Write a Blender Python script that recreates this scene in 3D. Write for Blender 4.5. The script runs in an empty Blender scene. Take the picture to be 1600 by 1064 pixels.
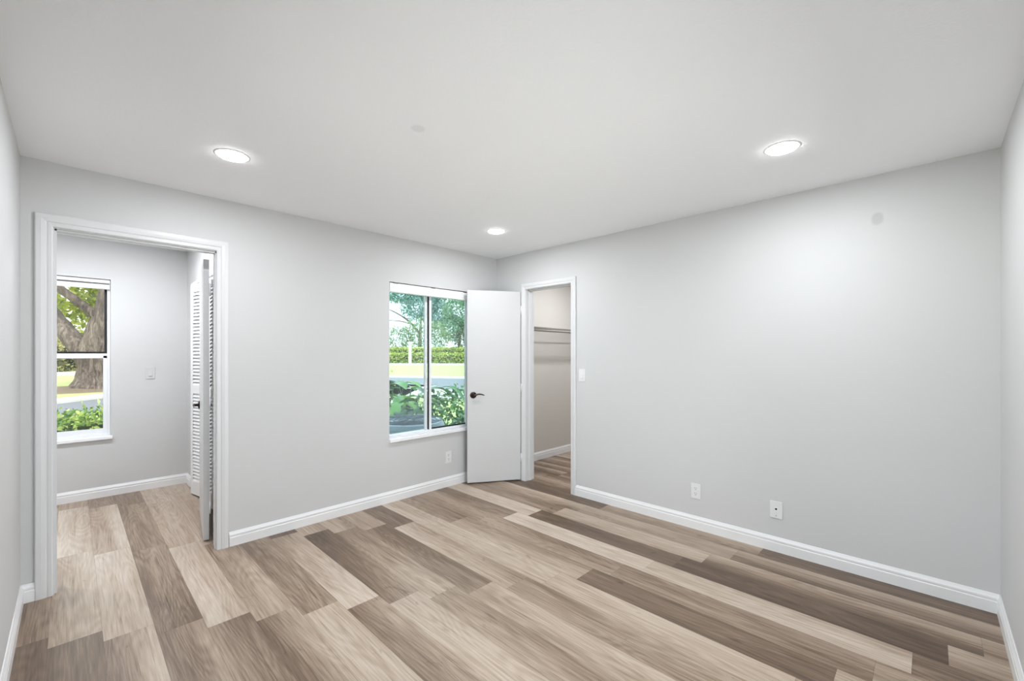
import bpy, bmesh, math, random
import numpy as np
from mathutils import Vector, Matrix
random.seed(7)
rng = np.random.default_rng(11)
SC = bpy.context.scene
COL = SC.collection
PI = math.pi

# ------------------------------------------------------------------ camera
cam_d = bpy.data.cameras.new('camera')
cam = bpy.data.objects.new('camera', cam_d)
COL.objects.link(cam)
cam.location = (0, 0, 1.3623)
cam.rotation_euler = (PI / 2, 0, math.radians(44.2476 - 90))
cam_d.sensor_width = 36
cam_d.lens = 670.96 / 1600 * 36
cam_d.shift_y = 0.0127
cam_d.clip_start = 0.02
cam_d.clip_end = 400
SC.camera = cam

# ------------------------------------------------------------------ world, sun, exposure
SC.view_settings.view_transform = 'Standard'
SC.view_settings.look = 'None'
SC.view_settings.exposure = 1.31
SC.view_settings.gamma = 1.0
SC.view_settings.use_curve_mapping = False
W = bpy.data.worlds.new('sky')
SC.world = W
W.use_nodes = True
bg = W.node_tree.nodes['Background']
bg.inputs['Color'].default_value = (0.90, 0.955, 1.03, 1)
bg.inputs['Strength'].default_value = 1.8
sun_d = bpy.data.lights.new('sun', 'SUN')
sun_d.energy = 1.5
sun_d.angle = math.radians(12)
sun_d.color = (1.0, 0.95, 0.86)
sun = bpy.data.objects.new('sun', sun_d)
COL.objects.link(sun)
sun.rotation_euler = Vector((0.25, 0.36, -0.9)).to_track_quat('-Z', 'Y').to_euler()

LAMP_W = 5.0          # each recessed lamp in the bedroom, watts of light
STUDY_FILL_W = 7.4  # unseen lamps added to brighten the study
CLOSET_W = 9.4

# ------------------------------------------------------------------ helpers
def lin(c):
    c = c / 255.0
    return c / 12.92 if c <= 0.04045 else ((c + 0.055) / 1.055) ** 2.4

def rgb(r, g, b):
    return (lin(r), lin(g), lin(b), 1)

class NT:
    """small wrapper to write node trees"""
    def __init__(s, name):
        s.m = bpy.data.materials.new(name)
        s.m.use_nodes = True
        s.t = s.m.node_tree
        s.b = s.t.nodes['Principled BSDF']
        s.out = s.t.nodes['Material Output']
    def n(s, typ, **kw):
        nd = s.t.nodes.new(typ)
        for k, v in kw.items():
            if k.startswith('i_'):
                nd.inputs[k[2:].replace('_', ' ')].default_value = v
            else:
                setattr(nd, k, v)
        return nd
    def l(s, a, b):
        s.t.links.new(a, b)
    def math(s, op, a, b=None, c=None, clamp=False):
        nd = s.n('ShaderNodeMath', operation=op)
        nd.use_clamp = clamp
        for i, v in enumerate((a, b, c)):
            if v is None:
                continue
            if isinstance(v, (int, float)):
                nd.inputs[i].default_value = v
            else:
                s.l(v, nd.inputs[i])
        return nd.outputs[0]
    def ramp(s, fac, stops):
        nd = s.n('ShaderNodeValToRGB')
        cr = nd.color_ramp
        while len(cr.elements) < len(stops):
            cr.elements.new(0.5)
        for e, (p, c) in zip(cr.elements, stops):
            e.position = p
            e.color = c
        s.l(fac, nd.inputs['Fac'])
        return nd.outputs['Color']
    def mix(s, fac, a, b):
        nd = s.n('ShaderNodeMix', data_type='RGBA')
        for v, k in ((fac, 0), (a, 6), (b, 7)):
            if isinstance(v, (int, float, tuple)):
                nd.inputs[k].default_value = v
            else:
                s.l(v, nd.inputs[k])
        return nd.outputs[2]
    def bump(s, h, strength, dist=0.01):
        nd = s.n('ShaderNodeBump')
        nd.inputs['Strength'].default_value = strength
        nd.inputs['Distance'].default_value = dist
        s.l(h, nd.inputs['Height'])
        s.l(nd.outputs['Normal'], s.b.inputs['Normal'])

def simple(name, col, rough=0.5, metal=0.0, noise=0.04, scale=12.0, bump=0.0, bscale=80.0):
    """painted / plain material: base colour with a faint procedural variation"""
    t = NT(name)
    geo = t.n('ShaderNodeNewGeometry')
    nz = t.n('ShaderNodeTexNoise', i_Scale=scale, i_Detail=3.0)
    t.l(geo.outputs['Position'], nz.inputs['Vector'])
    dark = tuple(c * (1 - noise) for c in col[:3]) + (1,)
    lite = tuple(min(1, c * (1 + noise)) for c in col[:3]) + (1,)
    t.l(t.mix(nz.outputs['Fac'], dark, lite), t.b.inputs['Base Color'])
    t.b.inputs['Roughness'].default_value = rough
    t.b.inputs['Metallic'].default_value = metal
    if bump:
        nb = t.n('ShaderNodeTexNoise', i_Scale=bscale, i_Detail=2.0)
        t.l(geo.outputs['Position'], nb.inputs['Vector'])
        t.bump(nb.outputs['Fac'], bump, 0.004)
    return t.m

def paint_with_marks(name, col, marks, bump, bscale, rough=0.6):
    """wall or ceiling paint with a few small touched-up patches: marks = [(xyz, radius, darkening)]"""
    t = NT(name)
    geo = t.n('ShaderNodeNewGeometry')
    nz = t.n('ShaderNodeTexNoise', i_Scale=1.3, i_Detail=2.0)
    t.l(geo.outputs['Position'], nz.inputs['Vector'])
    c = t.mix(nz.outputs['Fac'], tuple(v * 0.985 for v in col[:3]) + (1,), tuple(v * 1.015 for v in col[:3]) + (1,))
    for xyz, rad, dk in marks:
        d = t.n('ShaderNodeVectorMath', operation='DISTANCE')
        t.l(geo.outputs['Position'], d.inputs[0])
        d.inputs[1].default_value = xyz
        f = t.n('ShaderNodeMapRange')
        f.inputs['From Min'].default_value = rad * 0.6
        f.inputs['From Max'].default_value = rad
        f.inputs['To Min'].default_value = 1.0
        f.inputs['To Max'].default_value = 0.0
        t.l(d.outputs['Value'], f.inputs['Value'])
        c = t.mix(f.outputs['Result'], c, tuple(v * dk for v in col[:3]) + (1,))
    t.l(c, t.b.inputs['Base Color'])
    t.b.inputs['Roughness'].default_value = rough
    nb = t.n('ShaderNodeTexNoise', i_Scale=bscale, i_Detail=3.0)
    t.l(geo.outputs['Position'], nb.inputs['Vector'])
    t.bump(nb.outputs['Fac'], bump, 0.004)
    return t.m

def leaf_mat(name, cols, rough=0.65, trans=0.25):
    t = NT(name)
    geo = t.n('ShaderNodeNewGeometry')
    stops = [(i / (len(cols) - 1), c) for i, c in enumerate(cols)]
    c = t.ramp(geo.outputs['Random Per Island'], stops)
    t.l(c, t.b.inputs['Base Color'])
    t.b.inputs['Roughness'].default_value = rough
    tr = t.n('ShaderNodeBsdfTranslucent')
    t.l(c, tr.inputs['Color'])
    mx = t.n('ShaderNodeMixShader')
    mx.inputs[0].default_value = trans
    t.l(t.b.outputs[0], mx.inputs[1])
    t.l(tr.outputs[0], mx.inputs[2])
    t.l(mx.outputs[0], t.out.inputs['Surface'])
    return t.m

# ------------------------------------------------------------------ materials
M = {}
WALL = rgb(203, 203, 202)
M['wall'] = paint_with_marks('wall_paint', WALL, [((3.39, 0.228, 2.165), 0.034, 0.84), ((3.39, 0.228, 2.185), 0.032, 0.84)], 0.06, 160)
M['ceiling'] = paint_with_marks('ceiling_paint', rgb(248, 249, 251), [((1.16, 1.759, 2.44), 0.04, 0.9)], 0.25, 70, 0.75)
M['closet_wall'] = paint_with_marks('closet_wall_paint', rgb(206, 201, 193), [], 0.06, 160)
M['trim'] = simple('white_trim_paint', rgb(231, 231, 230), 0.32, 0, 0.01)
M['casing'] = simple('white_casing_paint', rgb(214, 214, 214), 0.32, 0, 0.01)
M['door'] = simple('white_door_paint', rgb(201, 201, 200), 0.4, 0, 0.012, 5)
M['vinyl'] = simple('white_window_frame', rgb(232, 234, 236), 0.35, 0, 0.015)
M['sill'] = simple('white_marble_sill', rgb(240, 240, 240), 0.22, 0, 0.03, 9)
M['plate'] = simple('white_wall_plate', rgb(224, 224, 223), 0.35, 0, 0.01)
M['slot'] = simple('dark_slot', rgb(40, 38, 36), 0.6, 0, 0.05)
M['gasket'] = simple('black_gasket', rgb(18, 18, 20), 0.5, 0, 0.1)
M['bracket'] = simple('grey_metal_bracket', rgb(96, 94, 92), 0.4, 0.6, 0.1)
M['bronze'] = simple('dark_bronze', rgb(62, 52, 46), 0.28, 0.85, 0.25, 90)
M['wire'] = simple('white_coated_wire', rgb(170, 166, 158), 0.4, 0, 0.02)
M['subfloor'] = simple('subfloor', rgb(84, 70, 58), 0.8)
M['ext_wall'] = simple('exterior_stucco', rgb(206, 198, 186), 0.85, 0, 0.06, 20, 0.4, 60)

def floor_material():
    t = NT('vinyl_oak_planks')
    at = t.n('ShaderNodeAttribute', attribute_name='plank')
    sep = t.n('ShaderNodeSeparateColor')
    t.l(at.outputs['Color'], sep.inputs[0])
    tone, r1, r2 = sep.outputs[0], sep.outputs[1], sep.outputs[2]
    geo = t.n('ShaderNodeNewGeometry')
    off = t.n('ShaderNodeCombineXYZ')
    t.l(t.math('MULTIPLY', r1, 61.0), off.inputs[0])
    t.l(t.math('MULTIPLY', r2, 83.0), off.inputs[1])
    add = t.n('ShaderNodeVectorMath', operation='ADD')
    t.l(geo.outputs['Position'], add.inputs[0])
    t.l(off.outputs[0], add.inputs[1])
    def noise(sx, sy, detail, dist=0.0, rough=0.6):
        mp = t.n('ShaderNodeMapping')
        mp.inputs['Scale'].default_value = (sx, sy, 1)
        t.l(add.outputs[0], mp.inputs['Vector'])
        nz = t.n('ShaderNodeTexNoise', i_Scale=1.0, i_Detail=detail, i_Distortion=dist, i_Roughness=rough)
        t.l(mp.outputs[0], nz.inputs['Vector'])
        return nz.outputs['Fac']
    fine = noise(150, 5.0, 5.0, 0.4)
    mid = noise(28, 1.5, 4.0, 0.8)
    broad = noise(8, 0.9, 3.0, 0.6)
    knot = noise(9, 4.0, 4.0, 1.6)
    # cathedral figure: rings of a slowly varying field
    cf = noise(6.5, 0.75, 1.5, 0.3, 0.4)
    rings = t.math('SINE', t.math('MULTIPLY', cf, 115.0))
    v = tone
    for src, amp, mid0 in ((broad, 0.42, 0.5), (mid, 0.43, 0.5), (fine, 0.55, 0.5)):
        v = t.math('ADD', v, t.math('MULTIPLY', t.math('SUBTRACT', src, mid0), amp))
    v = t.math('ADD', v, t.math('MULTIPLY', rings, 0.045))
    streak = t.n('ShaderNodeMapRange')
    streak.inputs['From Min'].default_value = 0.56
    streak.inputs['From Max'].default_value = 0.72
    t.l(noise(85, 1.7, 3.0, 0.5), streak.inputs['Value'])
    v = t.math('SUBTRACT', v, t.math('MULTIPLY', streak.outputs['Result'], 0.22))
    kn = t.n('ShaderNodeMapRange')
    kn.inputs['From Min'].default_value = 0.66
    kn.inputs['From Max'].default_value = 0.82
    t.l(knot, kn.inputs['Value'])
    v = t.math('SUBTRACT', v, t.math('MULTIPLY', kn.outputs['Result'], 0.35), clamp=True)
    c = t.ramp(v, [(0.0, rgb(76, 58, 43)), (0.3, rgb(116, 96, 78)), (0.62, rgb(164, 145, 126)), (1.0, rgb(200, 187, 172))])
    t.l(c, t.b.inputs['Base Color'])
    rr = t.math('ADD', t.math('MULTIPLY', fine, 0.16), 0.30)
    t.l(rr, t.b.inputs['Roughness'])
    t.bump(t.math('ADD', fine, t.math('MULTIPLY', rings, 0.12)), 0.10, 0.002)
    return t.m
M['floor'] = floor_material()

def glass_material(name, tint, haze, hazecol):
    t = NT(name)
    tr = t.n('ShaderNodeBsdfTransparent')
    tr.inputs['Color'].default_value = tint
    gl = t.n('ShaderNodeBsdfGlossy')
    gl.inputs['Roughness'].default_value = 0.02
    lw = t.n('ShaderNodeFresnel')
    lw.inputs['IOR'].default_value = 1.45
    m1 = t.n('ShaderNodeMixShader')
    t.l(lw.outputs[0], m1.inputs[0])
    t.l(tr.outputs[0], m1.inputs[1])
    t.l(gl.outputs[0], m1.inputs[2])
    # pale diffuse haze mixed over the pane, uneven by noise
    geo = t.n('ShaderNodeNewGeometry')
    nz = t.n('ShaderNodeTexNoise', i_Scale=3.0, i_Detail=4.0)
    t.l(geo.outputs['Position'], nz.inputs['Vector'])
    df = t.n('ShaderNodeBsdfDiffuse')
    df.inputs['Color'].default_value = hazecol
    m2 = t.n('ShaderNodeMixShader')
    t.l(t.math('MULTIPLY', nz.outputs['Fac'], haze), m2.inputs[0])
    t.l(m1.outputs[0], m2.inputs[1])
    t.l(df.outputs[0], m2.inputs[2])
    t.l(m2.outputs[0], t.out.inputs['Surface'])
    return t.m
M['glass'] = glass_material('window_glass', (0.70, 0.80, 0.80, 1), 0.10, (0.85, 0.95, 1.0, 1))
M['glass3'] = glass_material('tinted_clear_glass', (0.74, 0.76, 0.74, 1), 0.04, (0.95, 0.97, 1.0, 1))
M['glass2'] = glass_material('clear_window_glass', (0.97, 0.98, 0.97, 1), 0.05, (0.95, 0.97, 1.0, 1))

def emit_material(name, col, s):
    t = NT(name)
    t.b.inputs['Base Color'].default_value = (0.9, 0.9, 0.9, 1)
    t.b.inputs['Emission Color'].default_value = col
    t.b.inputs['Emission Strength'].default_value = s
    return t.m
M['lens'] = emit_material('lit_lamp_lens', (1.0, 0.99, 0.97, 1), 13.0)

# outdoors
M['grass'] = simple('lawn_grass', rgb(172, 180, 112), 0.9, 0, 0.28, 1.3, 0.5, 25)
M['mulch'] = simple('leaf_litter', rgb(120, 102, 84), 0.95, 0, 0.35, 9)
M['asphalt'] = simple('asphalt', rgb(116, 117, 124), 0.85, 0, 0.08, 3)
M['kerb'] = simple('pale_concrete', rgb(222, 218, 208), 0.85, 0, 0.06, 4)
M['bounce_paving'] = simple('bounce_concrete', rgb(236, 234, 230), 0.85, 0, 0.03, 4)  # pale ground added outside the unseen openings to bounce light indoors
M['pinkwall'] = simple('pinkish_masonry', rgb(214, 172, 146), 0.9, 0, 0.06, 5)
M['post'] = simple('white_painted_post', rgb(236, 230, 224), 0.7, 0, 0.04)
M['acgrey'] = simple('blue_grey_metal', rgb(132, 144, 158), 0.5, 0.2, 0.1)
M['acdark'] = simple('dark_grille', rgb(70, 78, 90), 0.6, 0.1, 0.1)
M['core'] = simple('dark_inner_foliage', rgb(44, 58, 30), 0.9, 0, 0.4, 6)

def bark_material(name, a, b):
    t = NT(name)
    geo = t.n('ShaderNodeNewGeometry')
    mp = t.n('ShaderNodeMapping')
    mp.inputs['Scale'].default_value = (11, 11, 2.2)
    t.l(geo.outputs['Position'], mp.inputs['Vector'])
    nz = t.n('ShaderNodeTexNoise', i_Scale=1.0, i_Detail=7.0, i_Distortion=0.8, i_Roughness=0.7)
    t.l(mp.outputs[0], nz.inputs['Vector'])
    nb = t.n('ShaderNodeTexNoise', i_Scale=1.1, i_Detail=2.0)
    t.l(geo.outputs['Position'], nb.inputs['Vector'])
    f = t.math('ADD', t.math('MULTIPLY', nz.outputs['Fac'], 0.75), t.math('MULTIPLY', nb.outputs['Fac'], 0.25))
    t.l(t.ramp(f, [(0.36, a), (0.5, b), (0.66, rgb(160, 145, 134))]), t.b.inputs['Base Color'])
    t.b.inputs['Roughness'].default_value = 0.95
    t.bump(nz.outputs['Fac'], 0.9, 0.06)
    return t.m
M['bark'] = bark_material('oak_bark', rgb(40, 32, 28), rgb(104, 89, 80))
M['leaf_lime'] = leaf_mat('lime_leaves', [rgb(116, 134, 44), rgb(178, 188, 70), rgb(216, 216, 110)], trans=0.4)
M['leaf_hedge'] = leaf_mat('hedge_leaves', [rgb(44, 80, 40), rgb(104, 146, 62), rgb(184, 206, 104), rgb(214, 224, 148)])
M['leaf_far'] = leaf_mat('far_hedge_leaves', [rgb(120, 136, 52), rgb(184, 192, 88), rgb(222, 224, 134)])
M['leaf_teal'] = leaf_mat('blue_green_leaves', [rgb(64, 116, 108), rgb(110, 158, 148), rgb(160, 196, 186)])
M['leaf_teal2'] = leaf_mat('soft_green_leaves', [rgb(70, 112, 84), rgb(120, 160, 122), rgb(176, 204, 164)])
M['leaf_olive'] = leaf_mat('olive_leaves', [rgb(84, 108, 68), rgb(132, 156, 104), rgb(180, 194, 144)])
M['leaf_brown'] = leaf_mat('brownish_leaves', [rgb(100, 96, 76), rgb(140, 134, 108), rgb(176, 168, 140)])
M['leaf_tan'] = leaf_mat('dry_hedge_leaves', [rgb(128, 124, 72), rgb(176, 168, 108), rgb(212, 204, 146)])
M['leaf_deep'] = leaf_mat('deep_green_leaves', [rgb(28, 70, 40), rgb(62, 116, 50), rgb(120, 164, 70)], 0.3)
M['leaf_dusk'] = leaf_mat('grey_green_leaves', [rgb(36, 62, 52), rgb(70, 98, 80), rgb(116, 144, 116)], 0.35)

# ------------------------------------------------------------------ mesh building
class MB:
    def __init__(s):
        s.v = []; s.f = []; s.m = []
    def box(s, a, b, mi=0):
        x0, y0, z0 = (min(a[i], b[i]) for i in range(3))
        x1, y1, z1 = (max(a[i], b[i]) for i in range(3))
        n = len(s.v)
        s.v += [(x0, y0, z0), (x1, y0, z0), (x1, y1, z0), (x0, y1, z0), (x0, y0, z1), (x1, y0, z1), (x1, y1, z1), (x0, y1, z1)]
        for q in ((0, 3, 2, 1), (4, 5, 6, 7), (0, 1, 5, 4), (1, 2, 6, 5), (2, 3, 7, 6), (3, 0, 4, 7)):
            s.f.append(tuple(n + i for i in q)); s.m.append(mi)
        return s
    def ngrid(s, rows, closed=False, mi=0, caps=False):
        """rows: list of equal-length point lists, skinned into quads"""
        n = len(s.v); k = len(rows[0])
        for r in rows:
            s.v += [tuple(p) for p in r]
        for i in range(len(rows) - 1):
            for j in range(k if closed else k - 1):
                a = n + i * k + j; b = n + i * k + (j + 1) % k
                s.f.append((a, b, b + k, a + k)); s.m.append(mi)
        if caps:
            s.f.append(tuple(n + j for j in reversed(range(k)))); s.m.append(mi)
            s.f.append(tuple(n + (len(rows) - 1) * k + j for j in range(k))); s.m.append(mi)
        return s
    def tube(s, pts, rad, seg=10, mi=0, wob=0.0, flat=(1, 1)):
        pts = [Vector(p) for p in pts]
        if isinstance(rad, (int, float)):
            rad = [rad] * len(pts)
        rows = []; up = None
        for i, p in enumerate(pts):
            t = (pts[min(i + 1, len(pts) - 1)] - pts[max(i - 1, 0)]).normalized()
            if up is None:
                up = Vector((0, 0, 1)) if abs(t.z) < 0.9 else Vector((1, 0, 0))
            sd = t.cross(up).normalized(); up = sd.cross(t).normalized()
            rows.append([p + (sd * math.cos(2 * PI * j / seg) * flat[0] + up * math.sin(2 * PI * j / seg) * flat[1]) * rad[i] * (1 + wob * (random.random() - 0.5)) for j in range(seg)])
        return s.ngrid(rows, True, mi, True)
    def lathe(s, prof, c=(0, 0, 0), axis='Z', seg=32, mi=0):
        """prof: [(radius, height)] round an axis through c"""
        rows = []
        for r, h in prof:
            ring = []
            for j in range(seg):
                a = 2 * PI * j / seg
                if axis == 'Z':
                    q = (r * math.cos(a), r * math.sin(a), h)
                elif axis == 'Y':
                    q = (r * math.sin(a), h, r * math.cos(a))
                else:
                    q = (h, r * math.cos(a), r * math.sin(a))
                ring.append((c[0] + q[0], c[1] + q[1], c[2] + q[2]))
            rows.append(ring)
        return s.ngrid(rows, True, mi, True)
    def build(s, name, mats, parent=None, smooth=False, bevel=0.0, loc=None, rotz=None):
        me = bpy.data.meshes.new(name)
        me.from_pydata(s.v, [], s.f)
        if not isinstance(mats, (list, tuple)):
            mats = [mats]
        for m in mats:
            me.materials.append(m)
        if len(mats) > 1:
            me.polygons.foreach_set('material_index', s.m)
        bm = bmesh.new(); bm.from_mesh(me)
        bmesh.ops.recalc_face_normals(bm, faces=bm.faces)
        bm.to_mesh(me); bm.free()
        if smooth:
            me.polygons.foreach_set('use_smooth', [True] * len(me.polygons))
        me.update()
        o = bpy.data.objects.new(name, me)
        COL.objects.link(o)
        if parent is not None:
            o.parent = parent
        if loc is not None:
            o.location = loc
        if rotz is not None:
            o.rotation_euler.z = rotz
        if bevel:
            b = o.modifiers.new('bevel', 'BEVEL')
            b.width = bevel; b.segments = 2; b.limit_method = 'ANGLE'
        return o

def empty(name, loc=(0, 0, 0), rotz=0.0):
    o = bpy.data.objects.new(name, None)
    o.empty_display_size = 0.1
    COL.objects.link(o)
    o.location = loc; o.rotation_euler.z = rotz
    return o

def tag(o, label=None, cat=None, group=None, kind=None):
    if label: o['label'] = label
    if cat: o['category'] = cat
    if group: o['group'] = group
    if kind: o['kind'] = kind
    return o

def struct(o):
    o['kind'] = 'structure'
    return o

def wall_pieces(axis, p0, p1, a0, a1, z0, z1, holes):
    """a wall slab p0..p1 thick along axis, a0..a1 long, with rectangular holes [(h0, h1, hz0, hz1)] sorted along it"""
    mb = MB()
    def put(u0, u1, w0, w1):
        if u1 - u0 < 1e-6 or w1 - w0 < 1e-6:
            return
        if axis == 'Y':
            mb.box((u0, p0, w0), (u1, p1, w1))
        else:
            mb.box((p0, u0, w0), (p1, u1, w1))
    cur = a0
    for h0, h1, hz0, hz1 in holes:
        put(cur, h0, z0, z1)
        put(h0, h1, z0, hz0)
        put(h0, h1, hz1, z1)
        cur = h1
    put(cur, a1, z0, z1)
    return mb

# ------------------------------------------------------------------ main dimensions (metres; camera stands at x = y = 0)
XL, XR, YF, YB, H = -0.1936, 3.3902, -0.2635, 3.5473, 2.44
T = 0.12
YB2 = YB + T                       # back of the back wall
SX, SY = 0.857, 5.632              # the study's right wall and back wall
CYB = 3.603                        # closet's left-hand wall

# ------------------------------------------------------------------ walls, ceiling
HB = H
struct(wall_pieces('Y', YB, YB2, XL - T, XR, 0, HB, [(-0.086, 0.728, 0, 2.09), (2.033, 3.03, 0.545, 2.022)]).build('wall_back', M['wall']))
struct(wall_pieces('X', XR, XR + T, YF - T, YB2, 0, HB, [(2.48, 3.112, 0, 2.062)]).build('wall_right', M['wall']))
struct(wall_pieces('X', XL - T, XL, YF, YB, 0, HB, [(-0.10, 2.10, 0.45, 2.0)]).build('wall_left', M['wall']))
struct(wall_pieces('Y', YF - T, YF, XL - T, XR, 0, HB, [(0.5, 2.5, 0.02, 2.0)]).build('wall_front', M['wall']))
struct(wall_pieces('X', SX, SX + 0.1, YB2, SY, 0, HB, [(4.27, 5.385, 0, 2.05)]).build('wall_study_right', M['wall']))
struct(wall_pieces('Y', SY, SY + 0.15, -1.42, 1.67, 0, HB, [(-0.64, 0.264, 0.545, 2.07)]).build('wall_study_back', M['wall']))
struct(MB().box((-1.42, YB2, 0), (-1.3, SY, HB)).box((-1.42, YB2 - 0.12, 0), (XL - T, YB2, HB)).build('wall_study_left', M['wall']))
struct(MB().box((1.55, YB2, 0), (1.67, SY, HB)).build('wall_wardrobe_back', M['wall']))
struct(MB().box((XR + T, CYB, 0), (5.72, CYB + T, HB)).build('wall_closet_left', M['closet_wall']))
struct(MB().box((5.6, 1.5, 0), (5.72, CYB, HB)).build('wall_closet_back', M['closet_wall']))
struct(MB().box((XR + T, 1.38, 0), (5.72, 1.5, HB)).build('wall_closet_right', M['closet_wall']))
cb = MB()
cb.box((XL - T, YF - T, H), (XR + T, YB2, H + 0.1))
cb.box((-1.42, YB2, H), (1.67, SY + 0.15, H + 0.1))
cb.box((-1.42, YB2 - 0.12, H), (XL - T, YB2, H + 0.1))
cb.box((XR + T, 1.38, H), (5.72, CYB + T, H + 0.1))
struct(cb.build('ceiling', M['ceiling']))

# ------------------------------------------------------------------ floor: one mesh of vinyl planks, each row staggered
PW, PL = 0.1835, 1.24
def seam(k): return -0.0765 + PW * (k - 1)
def row_end(k): return 3.03 - 0.1155 * k
# tone of each plank: (left, right) or (near-left, near-right, far-left, far-right); 0 = dark brown, 1 = pale
TONE = {
 (0, 1): (.38, .42), (0, 0): (.18, .24), (0, 2): (.6, .6),
 (1, 1): (.45, .70, .60, .78), (1, 0): (.24, .30), (1, 2): (.95, .72),
 (2, 1): (.70, .74, .90, .86), (2, 0): (.30, .80), (2, 2): (.58, .86), (2, 3): (.4, .4),
 (3, 2): (.42, .44), (3, 1): (.28, .34, .44, .46), (3, 0): (.36, .50), (3, 3): (.34, .36),
 (4, 1): (.86, .70), (4, 2): (.66, .70), (4, 0): (.48, .32), (4, 3): (.72, .7),
 (5, 1): (.56, .62, .44, .48), (5, 2): (.68, .62), (5, 0): (.26, .66), (5, 3): (.7, .7),
 (6, 1): (.36, .52, .30, .48), (6, 0): (.74, .70), (6, 2): (.5, .4),
 (7, 1): (.82, .86, .52, .62), (7, 0): (.42, .56, .26, .62), (7, 2): (.1, .1),
 (8, 1): (.36, .52, .14, .16), (8, 0): (.66, .70), (8, 2): (.72, .5),
 (9, 1): (.70, .64, .36, .42), (9, 0): (.55, .46), (9, 2): (.72, .44),
 (10, 1): (.42, .34, .32, .26), (10, 0): (.58, .62), (10, 2): (.5, .58),
 (11, 1): (.68, .40, .84, .60), (11, 0): (.42, .56, .48, .44), (11, 2): (.3, .28),
 (12, 1): (.72, .70), (12, 0): (.62, .74), (12, 2): (.8, .72),
 (13, 1): (.64, .44), (13, 0): (.16, .22, .30, .28), (13, 2): (.46, .36),
 (14, 1): (.56, .40), (14, 0): (.30, .44, .46, .40), (14, 2): (.40, .55),
 (15, 1): (.78, .84), (15, 0): (.84, .66, .74, .70), (15, 2): (.40, .34),
 (16, 1): (.18, .14), (16, 0): (.06, .12), (16, 2): (.72, .80), (16, -1): (.5, .68),
 (17, 1): (.60, .74), (17, 0): (.20, .70), (17, 2): (.38, .42), (17, -1): (.5, .6),
 (18, 1): (.48, .66), (18, 0): (.28, .66), (18, 2): (.40, .72), (18, -1): (.5, .5),
 (19, 1): (.44, .64), (19, 0): (.22, .16), (19, 2): (.14, .16), (19, 3): (.6, .5),
 (20, 2): (.16, .5), (20, 3): (.5, .3), (21, 2): (.6, .2), (21, 3): (.62, .25), (22, 2): (.5, .2), (23, 2): (.62, .3), (23, 3): (.25, .6),
 (22, 3): (.2, .6), (24, 3): (.2, .55), (25, 3): (.6, .2), (24, 2): (.6, .2), (25, 2): (.2, .6),
 (15, -1): (.34, .30), (14, -1): (.6, .5), (13, -1): (.5, .6), (12, -1): (.4, .5),
}
REGIONS = [(XL - 0.05, XR, YF - 0.05, YB), (-0.086, 0.728, YB, YB2), (-1.31, 0.9, YB2, SY + 0.02), (0.9, 1.56, 4.2, 5.5),
           (XR, XR + T, 2.48, 3.112), (XR + T, 5.61, 1.49, CYB + 0.01)]
fv, ff, fc = [], [], []
GAP = 0.0003
for k in range(-7, 34):
    x0, x1 = seam(k), seam(k + 1)
    for n in range(-3, 5):
        y1 = row_end(k) + PL * n
        y0 = y1 - PL
        tn = TONE.get((k, n))
        rr = random.Random(k * 91 + n * 7)
        if tn is None:
            a = rr.uniform(.2, .8); tn = (a, min(.9, max(.1, a + rr.uniform(-.25, .25))))
        if len(tn) == 2:
            tn = (tn[0], tn[1], tn[0], tn[1])
        g1, g2 = rr.random(), rr.random()
        for rx0, rx1, ry0, ry1 in REGIONS:
            X0, X1 = max(x0 + GAP, rx0), min(x1 - GAP, rx1)
            Y0, Y1 = max(y0 + GAP, ry0), min(y1 - GAP, ry1)
            if X1 - X0 < 1e-4 or Y1 - Y0 < 1e-4:
                continue
            NX, NY = 4, 5
            base = len(fv)
            for j in range(NY + 1):
                for i in range(NX + 1):
                    x = X0 + (X1 - X0) * i / NX; y = Y0 + (Y1 - Y0) * j / NY
                    u = (x - x0) / PW; w = (y - y0) / PL
                    us = u * u * (3 - 2 * u)
                    lo = tn[0] + (tn[1] - tn[0]) * us; hi = tn[2] + (tn[3] - tn[2]) * us
                    fv.append((x, y, 0.0)); fc.append((lo + (hi - lo) * w, g1, g2, 1.0))
            for j in range(NY):
                for i in range(NX):
                    a = base + j * (NX + 1) + i
                    ff.append((a, a + 1, a + NX + 2, a + NX + 1))
nplank = len(ff)
sub = MB()
for rx0, rx1, ry0, ry1 in REGIONS:
    sub.box((rx0, ry0, -0.08), (rx1, ry1, -0.002))
b0 = len(fv)
fv += sub.v; ff += [tuple(i + b0 for i in q) for q in sub.f]; fc += [(0, 0, 0, 1)] * len(sub.v)
fm = bpy.data.meshes.new('floor')
fm.from_pydata(fv, [], ff)
fm.materials.append(M['floor']); fm.materials.append(M['subfloor'])
fm.polygons.foreach_set('material_index', [0] * nplank + [1] * (len(ff) - nplank))
ca = fm.attributes.new('plank', 'FLOAT_COLOR', 'POINT')
ca.data.foreach_set('color', np.array(fc, dtype=np.float32).ravel())
fm.update()
fo = bpy.data.objects.new('floor', fm); COL.objects.link(fo); struct(fo)

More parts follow.
